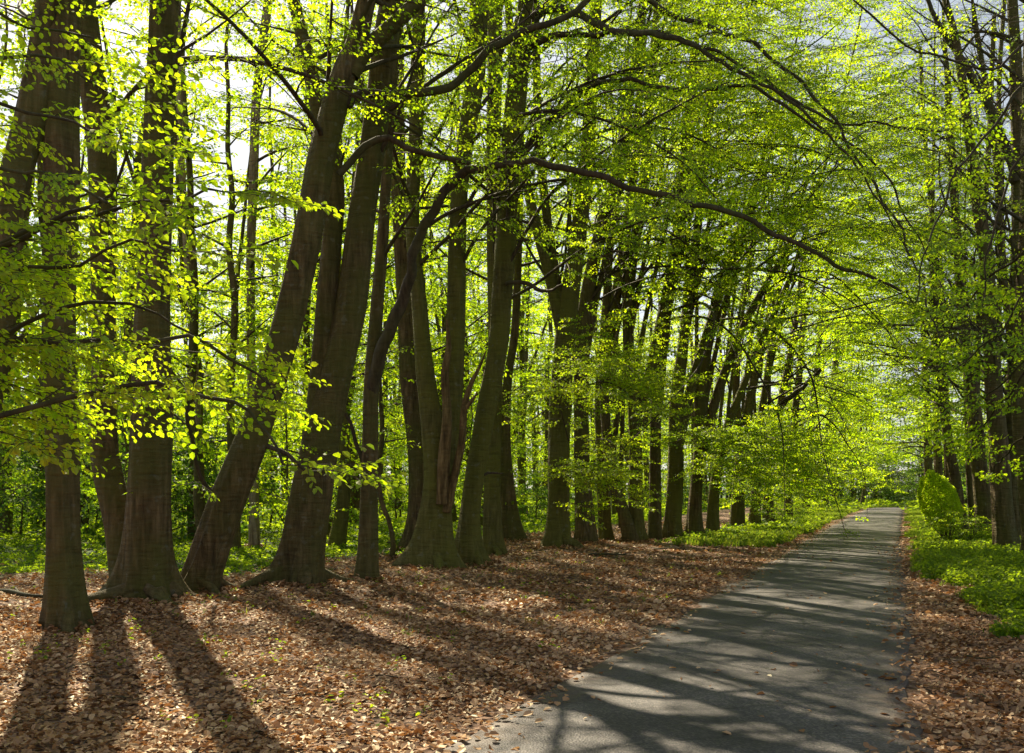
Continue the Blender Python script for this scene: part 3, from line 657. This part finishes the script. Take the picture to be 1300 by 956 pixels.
# ------------------------------------------------------------------ right-hand side of the lane
RT='trees on the right side of the lane'
C_r=dict(h0=4.0,L=4.6,gap=.8,kinds=[('bare',.55),('open',.6)],dens=.8,top=[('openfar',.3),('barefar',.7)],topd=.3,bias=.6,baz=2.9,lift=-.02)
tree('ash_tree','thick twin trunked tree at the right edge, biggest on that side',
 [([(1279,698,34),(1273,640,30),(1268,560,27),(1262,500,25),(1258,440,22),(1252,330,18),(1240,250,16),(1228,150,13),(1215,60,11),(1200,0,9)],28,28),
  ([(1288,680,26),(1284,600,22),(1287,500,21),(1290,400,19),(1293,250,18),(1290,100,16),(1285,0,14)],28.1,28.6)],
 limbs=[dict(px=[(1290,230,13),(1282,198,12),(1250,129,11),(1218,69,9),(1195,41,7),(1170,-20,5)],d0=28.3,leaf=[('bare',1)],dens=.6)],
 crown=C_r,group=RT,seed=60,flare=.5)
tree('ash_tree','medium dark tree left of the twin trunk on the right side',
 [([(1252,683,23),(1246,620,21),(1240,560,21),(1232,480,18),(1222,400,15),(1215,300,12),(1205,150,10)],33.5,33.5)],crown=dict(C_r,dens=.9),group=RT,seed=61,flare=.4)
tree('ash_tree','slender leaning tree rising straight behind the clipped bush',
 [([(1224,668,15),(1215,620,14),(1207,580,14),(1200,530,12),(1192,450,11),(1185,350,9)],38,38)],crown=dict(C_r,kinds=[('far',1)],h0=4),group=RT,seed=62,flare=.3)
tree('ash_tree','thin dark pole of a tree between the clipped bush and the medium tree',
 [([(1236,676,10),(1231,610,10),(1229,540,9),(1226,460,8)],38,38)],H=13,crown=dict(C_r,h0=5),group=RT,seed=63,flare=.3)
tree('ash_tree','tree half cut off by the right edge of the view',
 [([(1318,712,36),(1308,620,30),(1299,540,26),(1297,440,24),(1302,300,20),(1306,100,17),(1308,0,15)],24,24)],
 crown=dict(C_r,kinds=[('bare',.4),('open',.6)]),group=RT,seed=64,flare=.5)
for i,(rows,d,lab) in enumerate([([(1206,662,9),(1200,500,8),(1190,350,7),(1176,200,6),(1168,60,5)],41,'thin bare stem leaning left above the clipped bush'),
     ([(1243,668,11),(1240,500,9),(1246,330,8),(1256,170,7),(1262,20,6)],37,'thin upright stem close beside the medium dark tree'),
     ([(1268,662,10),(1266,500,9),(1270,300,8),(1268,120,7),(1275,0,6)],43,'slender stem standing behind the twin trunked tree'),
     ([(1300,690,14),(1290,500,11),(1272,330,10),(1262,180,8),(1240,40,7)],31,'slender twiggy tree crossing behind the right edge tree')]):
    tree('ash_tree',lab,[(rows,d,d)],H=16,crown=dict(h0=5,L=3.6,gap=.55,kinds=[('bare',1)],dens=1.0,top=[('barefar',1)],topd=.5,bias=.3,baz=2.9,lift=.01,el=(.6,1.2)),group=RT,seed=110+i,flare=.3)
for i,(px,d,lab) in enumerate([(1262,41,'leafy beech leaning over the lane behind the medium dark tree'),(1205,52,'leafy beech behind the clipped bush reaching over the lane'),
     (1192,64,'leafy beech on the right just before the bend'),(1180,78,'last leafy beech on the right at the bend'),(1290,47,'leafy beech seen past the twin trunked tree')]):
    tree('beech_tree',lab,[([(px,HY+EYE*F/d,13),(px-2,560,11),(px-6,460,9),(px-8,400,7)],d,d)],H=17,
      crown=dict(h0=3.2,L=6.2,gap=.6,kinds=[('far',1)] if d<60 else [('far',.5),('vfar',.5)],dens=.85,top=[('openfar',1)],topd=.4,bias=.55,baz=2.9,lift=-.04),group=RT,seed=90+i,flare=.4)
tree('beech_tree','beech outside the right edge whose drooping twiggy boughs hang over the lane',
 [([(1420,790,50),(1410,600,44),(1395,300,40),(1380,0,34)],12.5,12.5)],H=17,
 limbs=[dict(px=[(1385,-60,7.0),(1300,60,4.5),(1240,85,3.5),(1195,72,3.0),(1150,55,3.0),(1108,22,3.0),(1075,-10,2.0)],d1=11.5,leaf=[('bare',.7),('mid',.3)],dens=.8,skip=.1),
        dict(px=[(1395,20,6.0),(1300,110,4.5),(1230,200,3.0),(1180,300,2.5),(1160,380,1.5)],d1=12.,leaf=[('bare',.75),('mid',.25)],dens=.9,skip=.2),
        dict(px=[(1390,100,6.0),(1310,180,4.0),(1260,290,3.0),(1245,390,2.0)],d1=13.,leaf=[('bare',.5),('mid',.4)],dens=.8,skip=.3),
        dict(px=[(1400,330,6.0),(1330,430,4),(1270,520,3),(1225,560,2)],d1=16.,leaf=[('midlow',1)],dens=1.2,skip=.3),
        dict(px=[(1400,200,6.0),(1320,300,4),(1240,370,3),(1190,440,2)],d1=17.,leaf=[('midlow',1)],dens=1.2,skip=.3),
        dict(px=[(1400,420,6.0),(1330,500,4),(1290,560,3),(1262,600,2)],d1=17.,leaf=[('midlow',1)],dens=1.2,skip=.3),
        dict(px=[(1400,240,6.0),(1330,330,4.0),(1260,430,3.0),(1210,470,2.0)],d1=14.,leaf=[('mid',1)],dens=.9,skip=.3),
        dict(px=[(1400,300,6.0),(1350,400,4.0),(1290,470,3.0),(1240,520,2.0)],d1=15.,leaf=[('mid',1)],dens=.9,skip=.3)],
 crown=dict(h0=9.5,L=4,gap=1.4,kinds=[('barefar',1)],dens=.3,top=[('barefar',1)],topd=.3),group=RT,seed=65)

# ------------------------------------------------------------------ leaf-hung boughs close to the camera on the left
def bough(px, da, db, r, kinds=NEAR, dens=1.25, sc=.82, sub=.75):
    r*=.6; dens=max(dens,1.3)
    return dict(px=[(x,y,r*(1-.75*i/(len(px)-1))) for i,(x,y) in enumerate(px)],d0=da,d1=db,leaf=kinds,dens=dens,sc=sc,skip=.12,sublen=sub)
tree('beech_tree','young beech outside the left edge whose big backlit leaves hang across the nearest trunks',
 [([(-330,960,60),(-300,700,50),(-280,300,44),(-260,0,40)],6.2,6.2)],H=10,
 limbs=[bough([(-270,420),(-120,350),(0,313),(60,290),(106,258),(143,225),(165,200)],6.2,6.0,18),
        bough([(-265,120),(-100,60),(0,70),(80,85),(130,110)],6.3,6.6,14),
        bough([(-265,190),(-100,130),(0,135),(60,150),(120,180),(150,200)],6.3,6.2,14),
        bough([(-265,250),(-100,190),(0,210),(70,225),(130,250)],6.3,5.8,14),
        bough([(-265,420),(-100,330),(40,300),(140,270),(215,250),(262,240)],6.3,6.3,16,sub=.5,dens=.9),
        bough([(-270,480),(-100,400),(20,350),(100,330),(170,310),(220,330)],6.3,5.8,14),
        bough([(-270,560),(-120,470),(20,410),(120,390),(200,400),(250,430)],6.2,6.6,16),
        bough([(-270,560),(-60,450),(80,430),(180,440),(260,440),(320,470),(345,505)],6.3,7.0,16),
        bough([(-270,600),(0,520),(150,490),(260,500),(310,530),(345,560),(375,585)],6.3,6.0,14,sub=.28,dens=.75),
        bough([(-260,0),(-100,-20),(0,10),(50,40),(110,50)],6.3,7.0,14,dens=.8)],
 crown=None,seed=66)

# ------------------------------------------------------------------ background wood
def bg_template(kind, seed):
    """trunk mesh and crown mesh of one background tree, root at the origin"""
    r=np.random.default_rng(seed)
    spec={'slender':(17,.13,5,[('far',.8),('openfar',.2)],.75,2.9,.7),'leafy':(15,.16,2.2,[('far',1)],1.0,3.8,.5),'bare':(16,.14,5,[('barefar',1)],.6,2.8,.8),
          'birch':(16,.15,7,[('openfar',1)],.5,2.2,.9),'sapling':(5.5,.04,.7,[('far',1)],1.1,1.9,.30),'shrub':(2.6,.035,.15,[('far',1)],1.2,1.3,.16),
          'tall':(20,.24,6,BG_T,.7,3.9,.8),'brush':(3.2,.03,.2,[('barefar',1)],1.4,1.5,.2)}[kind]
    H,rb,h0,kinds,dens,L,gap=spec
    lean=r.normal(0,.035,2); n=14; z=np.linspace(-.15,H,n); w=np.cumsum(r.normal(0,.10*H/17,(n,2)),0)
    pts=np.stack([lean[0]*z+w[:,0]-w[0,0],lean[1]*z+w[:,1]-w[0,1],z],1); rad=rb*(1-.85*np.clip(z/H,0,1))
    C=catmull(np.c_[pts,rad],.5)
    t=Acc(); tube(t,C[:,:3],C[:,3],9,0,.5,bark_shape(seed,.5))
    if kind in('leafy','slender','tall','bare') and seed%2:
        i=int(len(C)*.3); q=grow(C[i,:3],[r.normal(0,.25),r.normal(0,.25),1],H*.55,.8,.08,.02); tube(t,q,np.linspace(C[i,3]*.7,.02,len(q)),7,0,.5)
    c=Acc(); zz=h0; a=0
    while zz<H-.2:
        i=int(np.argmin(np.abs(C[:,2]-zz))); a+=2.4+r.normal(0,.4); e=r.uniform(.1,.8); l=L*r.uniform(.5,1.2)*(1-.6*zz/H)
        b=grow(C[i,:3],[math.cos(a)*math.cos(e),math.sin(a)*math.cos(e),math.sin(e)],max(l,.3),.4,.08,-.02)
        dress(c,b,min(.04,C[i,3]*.5),kinds,dens=dens,skip=.2,seg=4); zz+=gap*r.uniform(.6,1.4)
    bm={'birch':M_bark_p}.get(kind,M_bark if seed%3 else M_bark_g)
    cm=[M_leaf_d if kind=='shrub' else M_leaf,M_twig]
    return t.mesh('trunk',[bm]),c.mesh('crown',cm)

TPL={k:[bg_template(k,100+10*q+i) for i in range(c)] for q,(k,c) in enumerate([('slender',3),('leafy',3),('bare',3),('birch',1),('sapling',4),('shrub',3),('tall',2),('brush',2)])}
def bg(kind, name, x, y, label, cat, group, sc=1.0, i=None):
    tm,cm=random.choice(TPL[kind]) if i is None else TPL[kind][i]
    e=empty(name,(x,y,float(hump(x,y))),label,cat,group)
    e.rotation_euler=(0,0,random.uniform(0,6.28)); s=sc*random.uniform(.85,1.15); e.scale=(s,s,s)
    link('trunk',tm,e); link('crown',cm,e)
    return e
# trees placed where the photograph shows them
tree('birch_tree','pale trunked birch standing between the double beech and the leaning beech',
 [([(323,664,15),(321,560,13),(319,450,13),(318,330,13),(322,220,13),(326,120,12),(338,20,12),(342,-20,11)],29,29)],bark=M_bark_p,
 crown=dict(h0=8,L=2.5,gap=1.,kinds=[('open',1)],dens=.7,top=[('openfar',1)],topd=.4),seed=80,flare=.3)
tree('birch_tree','second pale birch glimpsed just right of the double beech',
 [([(256,660,12),(252,560,11),(247,450,10),(238,330,10),(231,220,9),(228,120,9),(226,0,8)],31,31)],bark=M_bark_p,
 crown=dict(h0=8,L=2.5,gap=1.,kinds=[('open',1)],dens=.7,top=[('openfar',1)],topd=.4),seed=81,flare=.3)
for (px,d,k,lab) in [(432,34,'slender','short looking dark trunk beside the broad beech foot in the green wood'),(298,27,'slender','dark trunk rising close behind the leaning beech'),
      (8,36,'slender','leaning dark trunk at the far left edge of the wood'),(562,40,'bare','thin dark tree seen between the twin stemmed beech and the gap')]:
    bg(k,'woodland_tree',*at(px,0,d)[:2],lab,'tree',None,1.1)
placed=[]
def free(x,y,m):
    for a,b in placed:
        if (a-x)**2+(b-y)**2<m*m: return False
    placed.append((x,y)); return True
GL={'slender':('slender woodland tree with thin spring leaf in the wood behind the beech row','woodland_tree'),
    'leafy':('leafy young woodland tree filling the wood behind the beech row','woodland_tree'),
    'bare':('bare twiggy tree in the wood behind the beech row','woodland_tree'),
    'tall':('tall stout tree deep in the wood behind the beech row','woodland_tree')}
n=0
while n<150:
    y=28+82*random.random()**.8; x=random.uniform(-.60,.40)*y-2; 
    off=x-float(road_c(y))
    if off>-13.5 or not free(x,y,2.6): continue
    k=random.choices(['slender','leafy','bare','tall'],[.30,.36,.20,.14])[0]
    bg(k,GL[k][1],x,y,GL[k][0],'tree',GL[k][0].replace(' tree',' trees'),1.3); n+=1
n=0
while n<85:
    y=24+60*random.random()**.9; x=random.uniform(-.62,.42)*y-1; off=x-float(road_c(y))
    if off>-11.5 or not free(x,y,2.0): continue
    k='sapling' if random.random()<.7 else 'shrub'
    lab='bright green sapling in layered leaf under the wood left of the lane' if k=='sapling' else 'low leafy shrub in the wood left of the lane'
    bg(k,k,x,y,lab,'sapling' if k=='sapling' else 'shrub',lab.replace('sapling','saplings').replace('shrub','shrubs'),1.0); n+=1
# right-hand wood
n=0
while n<60:
    y=30+95*random.random()**.8; x=float(road_c(min(y,80)))+random.uniform(7.5,42); 
    if y>88: x=random.uniform(22,75)
    if 80<y<104: continue
    if x>y*.60+4 or (y>84 and y<108) or not free(x,y,2.4): continue
    if abs(x-float(road_c(y)))<5: continue
    k=random.choices(['slender','bare','tall','leafy'],[.3,.4,.12,.18])[0]
    bg(k,'woodland_tree',x,y,{'slender':'slender spring tree in the thin wood right of the lane','bare':'bare twiggy tree in the thin wood right of the lane',
       'tall':'tall stout tree in the thin wood right of the lane','leafy':'leafy young tree in the thin wood right of the lane'}[k],'tree',k+' trees in the wood right of the lane',.95); n+=1
n=0
while n<26:
    y=40+70*random.random(); x=float(road_c(min(y,80)))+random.uniform(6,30)
    if x>y*.58+3 or (y>84 and y<100) or abs(x-float(road_c(y)))<4.5 or not free(x,y,1.8): continue
    bg('shrub','shrub',x,y,'low leafy shrub in the wood right of the lane','shrub','low leafy shrubs right of the lane',1.2); n+=1
# across the end of the lane
n=0
while n<34:
    y=random.uniform(104,122); x=random.uniform(10,72)
    if not free(x,y,2.0): continue
    k=random.choices(['sapling','shrub','leafy'],[.4,.35,.25])[0]
    bg(k,{'leafy':'woodland_tree'}.get(k,k),x,y,{'sapling':'sapling on the bank across the far end of the lane','shrub':'shrub on the bank across the far end of the lane','leafy':'leafy tree on the bank across the far end of the lane'}[k],
       {'leafy':'tree'}.get(k,k),k+' growth across the end of the lane',1.3); n+=1

for i in range(10):
    x=27+i*2.1+random.uniform(-.5,.5); bg('brush','shrub',x,101.5+random.uniform(-1,2.5)+ (2 if i>6 else 0),'reddish brown leafless shrub massed at the far end of the lane','shrub','leafless brown shrubs at the far end of the lane',1.15)

for i in range(16):
    bg('shrub','shrub',24+i*2.3+random.uniform(-.7,.7),107+random.uniform(-2,3),'tall dark leafy shrub closing the view past the bend','shrub','tall dark shrubs closing the view past the bend',2.3)
for i in range(12):
    y=random.uniform(30,52); bg('shrub','holly_bush',-.50*y+i*.9-3+random.uniform(-.6,.6),y,'dark dense shrub in the wood behind the two leftmost beeches','shrub','dark shrubs in the wood behind the leftmost beeches',1.7)

# far-off wood that reads as one mass
acc=Acc(); N=5000
a=U(-.62,.62,N); d=U(118,165,N); x=np.tan(a)*d; y=d
rows=np.stack([x,y,U(.3,11,N),U(0,6.28,N),rng.normal(0,.3,N),rng.normal(0,.4,N),U(1.6,3.2,N),U(0,.3,N)],1)
place(acc,'openfar',rows[:3600]); rows[3600:,2]=U(4,18,1400); place(acc,'barefar',rows[3600:])
for i in range(170):
    aa=U(-.62,.62); dd=U(118,160); bx,by=math.tan(aa)*dd,dd; h=U(10,19)
    tube(acc,catmull([[bx,by,-.1],[bx+U(-.5,.5),by,h*.5],[bx+U(-1,1),by,h]],3),np.linspace(U(.1,.22),.03,len(catmull([[bx,by,-.1],[bx,by,h*.5],[bx,by,h]],3))) if False else .14,5,1) if False else None
    q=np.array([[bx,by,-.1],[bx+U(-.5,.5),by,h*.5],[bx+U(-1,1),by,h]]); tube(acc,q,[U(.12,.22),.10,.03],5,1)
tag(link('distant_wood',acc.mesh('distant_wood',[M_leaf_d,M_twig])),'distant mass of trees closing the view','distant wood',kind='stuff')

# ------------------------------------------------------------------ clipped bush and its small neighbour
def clipped_bush():
    b=at(1192,0,33.0); x0,y0=b[0]+.1,b[1]
    root=empty('clipped_bush',(x0,y0,0),'clipped rounded yellow green bush leaning over the right verge','bush')
    # arching hood of dense leaf: an egg-shaped shell leaning towards the lane
    acc=Acc(); N=21000
    u=rng.normal(0,1,(N,3)); u/=np.linalg.norm(u,axis=1)[:,None]
    rr=(1-.20*rng.random(N)**2)[:,None]; rough=1+.08*np.sin(u[:,0:1]*9+2)*np.sin(u[:,2:3]*8)+.04*np.sin(u[:,1:2]*13)
    P=u*rr*rough*np.array([.60,.66,1.02]); P[:,0]-=.24*(P[:,2]/1.02); P+=np.array([-.08,0,1.2]); low=P[:,2]<.55
    P=P[~(low&(rng.random(N)<.7))]; N=len(P)
    yaw=np.arctan2(P[:,1],P[:,0]+.1)+rng.normal(0,.7,N)
    v,f,t=leaves_mesh(P+np.array([x0,y0,0]),yaw,rng.normal(.2,.6,N),rng.normal(0,.7,N),.055*U(.6,1.3,N),1,U(0,1,N)); acc.add(v,f,0,t,smooth=False)
    link('crown',acc.mesh('crown',[M_bush],(x0,y0,0)),root)
    for q in [(-.02,0,.16,-.2),(.14,.05,.3,.1),(.22,-.1,.1,.3),(.05,.1,.02,.05)]:
        acc=Acc(); tube(acc,catmull([[x0+q[0],y0+q[1],-.1],[x0+q[0]*1.1,y0+q[1],.5],[x0+q[3],y0+q[1]*2,1.2]],.1),np.linspace(.055,.02,len(catmull([[x0+q[0],y0+q[1],-.1],[x0+q[0]*1.1,y0+q[1],.5],[x0+q[3],y0+q[1]*2,1.2]],.1))),8,0,.5)
        link('stem',acc.mesh('stem',[M_bark],(x0,y0,0)),root)
clipped_bush()
def small_shrub(x,y,h,w,label,n=26,kind='midlow',mat=None,bn='shrub',cat='shrub'):
    root=empty(bn,(x,y,float(hump(x,y))),label,cat); acc=Acc()
    for i in range(n):
        a=U(0,6.28); e=U(.35,1.3); L=h*U(.6,1.05)
        b=grow([x+.05*math.cos(a),y+.05*math.sin(a),hump(x,y)-.02],[math.cos(a)*math.cos(e)*w/h*1.3,math.sin(a)*math.cos(e)*w/h*1.3,math.sin(e)],L,.2,.06,-.02)
        dress(acc,b,.012,[(kind,1)],dens=1.4,skip=.25,seg=4,sc=.6,sublen=.5)
    link('crown',acc.mesh('crown',[mat or M_leaf,M_twig],(x,y,float(hump(x,y)))),root)
p=at(1232,0,31.5); small_shrub(p[0],p[1],1.15,.9,'small loose leafed shrub at the foot of the clipped bush',22,'midlow')
p=at(1205,0,31.8); small_shrub(p[0],p[1],1.2,.5,'upright sprig of young leaf in front of the clipped bush',10,'midlow')
p=at(1015,0,58); small_shrub(p[0],p[1],2.6,2.2,'spreading bright shrub on the left verge before the bend',26,'far')
p=at(985,0,47); small_shrub(p[0],p[1],2.0,1.8,'bright leafy shrub at the foot of the farthest row beeches',22,'far')

acc=Acc()
for bx,by,br in BASES:
    if by>32 or by<8 or bx>float(road_c(by)): continue
    n=int(420*br/.35); a=U(0,6.28,n); q=np.abs(rng.normal(0,.16,n)); x=bx+np.cos(a)*(br*.95+q); y=by+np.sin(a)*(br*.95+q)
    P=np.stack([x,y,hump(x,y)+.015+U(0,.085,n)*np.exp(-q/.12)],1)
    v,f,t=leaves_mesh(P,U(0,6.28,n),rng.normal(0,.4,n),rng.normal(0,.45,n),.075*U(.5,1.3,n),0,np.clip(rng.beta(1.4,2,n),0,1)); acc.add(v,f,0,t,smooth=False)
tag(link('leaf_litter',acc.mesh('leaf_litter',[M_litter])),'dead leaves heaped against the feet of the beeches','fallen leaves',kind='stuff')

# ------------------------------------------------------------------ fallen branches
def stick(P, r, label, forks=1, mat=None):
    P=np.array(P,float); 
    for q in P: q[2]=hump(q[0],q[1])+q[2]
    b=P[0].copy(); acc=Acc(); C=catmull(P,.08); tube(acc,C,np.linspace(r,r*.35,len(C)),8,0,.5,bark_shape(5,0,rough=2.5))
    for k in range(forks):
        i=int(len(C)*U(.3,.75)); a=U(0,6.28); tube(acc,np.array([C[i],C[i]+[.25*math.cos(a),.25*math.sin(a),.06],C[i]+[.45*math.cos(a),.5*math.sin(a),.03]]),[r*.45,r*.3,r*.12],6)
    tag(link('fallen_branch',acc.mesh('fallen_branch',[mat or M_twig],b),None,b),label,'fallen branch')
stick([(-8.1,14.6,.03),(-7.6,14.9,.06),(-7.1,14.7,.05),(-6.6,15.0,.03)],.05,'thick fallen branch lying in leaves at the left edge')
stick([(-4.7,19.6,.03),(-4.2,19.5,.05),(-3.5,19.9,.03)],.03,'thin grey stick in the leaves between the broad beech and the slender beech',2)
stick([(1.9,24.6,.03),(2.5,24.3,.07),(3.0,24.6,.04)],.03,'twiggy fallen stick near the foot of the V topped beech',2)
stick([(-3.6,28.5,.05),(-2.2,28.0,.12),(-.9,28.6,.06)],.07,'fallen pole in the green plants behind the twin stemmed beech',1)
stick([(3.9,27.4,.03),(4.4,27.1,.08),(4.8,27.3,.03)],.025,'forked dead twig in front of the tilted back beech',2)

# ------------------------------------------------------------------ light, sky, camera
sd=np.array([math.sin(R(AZ))*math.cos(R(EL)),math.cos(R(AZ))*math.cos(R(EL)),math.sin(R(EL))])
from mathutils import Vector
sun=bpy.data.lights.new('sun','SUN'); sun.energy=5.0; sun.angle=R(.5); sun.color=(1,.87,.64)
so=bpy.data.objects.new('sun',sun); COL.objects.link(so); so.rotation_euler=Vector(sd).to_track_quat('Z','Y').to_euler()
w=bpy.data.worlds.new('World'); S.world=w; w.use_nodes=True; nt=w.node_tree; nt.nodes.clear()
sk=nt.nodes.new('ShaderNodeTexSky'); sk.sky_type='NISHITA'; sk.sun_disc=False; sk.sun_elevation=R(EL); sk.sun_rotation=R(AZ)
sk.air_density=.8; sk.dust_density=1.0; sk.ozone_density=.4
bgd=nt.nodes.new('ShaderNodeBackground'); bgd.inputs['Strength'].default_value=.078; wo=nt.nodes.new('ShaderNodeOutputWorld')
hs_=nt.nodes.new('ShaderNodeHueSaturation'); hs_.inputs['Saturation'].default_value=.6; hs_.inputs['Hue'].default_value=.485; hs_.inputs['Value'].default_value=1.25
gm_=nt.nodes.new('ShaderNodeGamma'); gm_.inputs['Gamma'].default_value=.65; nt.links.new(sk.outputs[0],gm_.inputs['Color']); nt.links.new(gm_.outputs[0],hs_.inputs['Color']); nt.links.new(hs_.outputs[0],bgd.inputs[0]); nt.links.new(bgd.outputs[0],wo.inputs[0])

cam=bpy.data.cameras.new('camera'); co=bpy.data.objects.new('camera',cam); COL.objects.link(co); S.camera=co
co.location=(0,0,EYE); co.rotation_euler=(R(90),0,0); cam.sensor_width=36; cam.lens=36*F/1300
cam.shift_y=(HY-478)/1300; cam.clip_end=3000
S.render.engine='CYCLES'; c=S.cycles
c.max_bounces=7; c.diffuse_bounces=3; c.glossy_bounces=2; c.transmission_bounces=4; c.transparent_max_bounces=4
c.caustics_reflective=False; c.caustics_refractive=False; c.sample_clamp_indirect=6
c.use_denoising=True; c.use_adaptive_sampling=True; c.adaptive_threshold=.02
S.view_settings.view_transform='Standard'; S.view_settings.look='None'; S.view_settings.exposure=1.5; S.view_settings.gamma=1
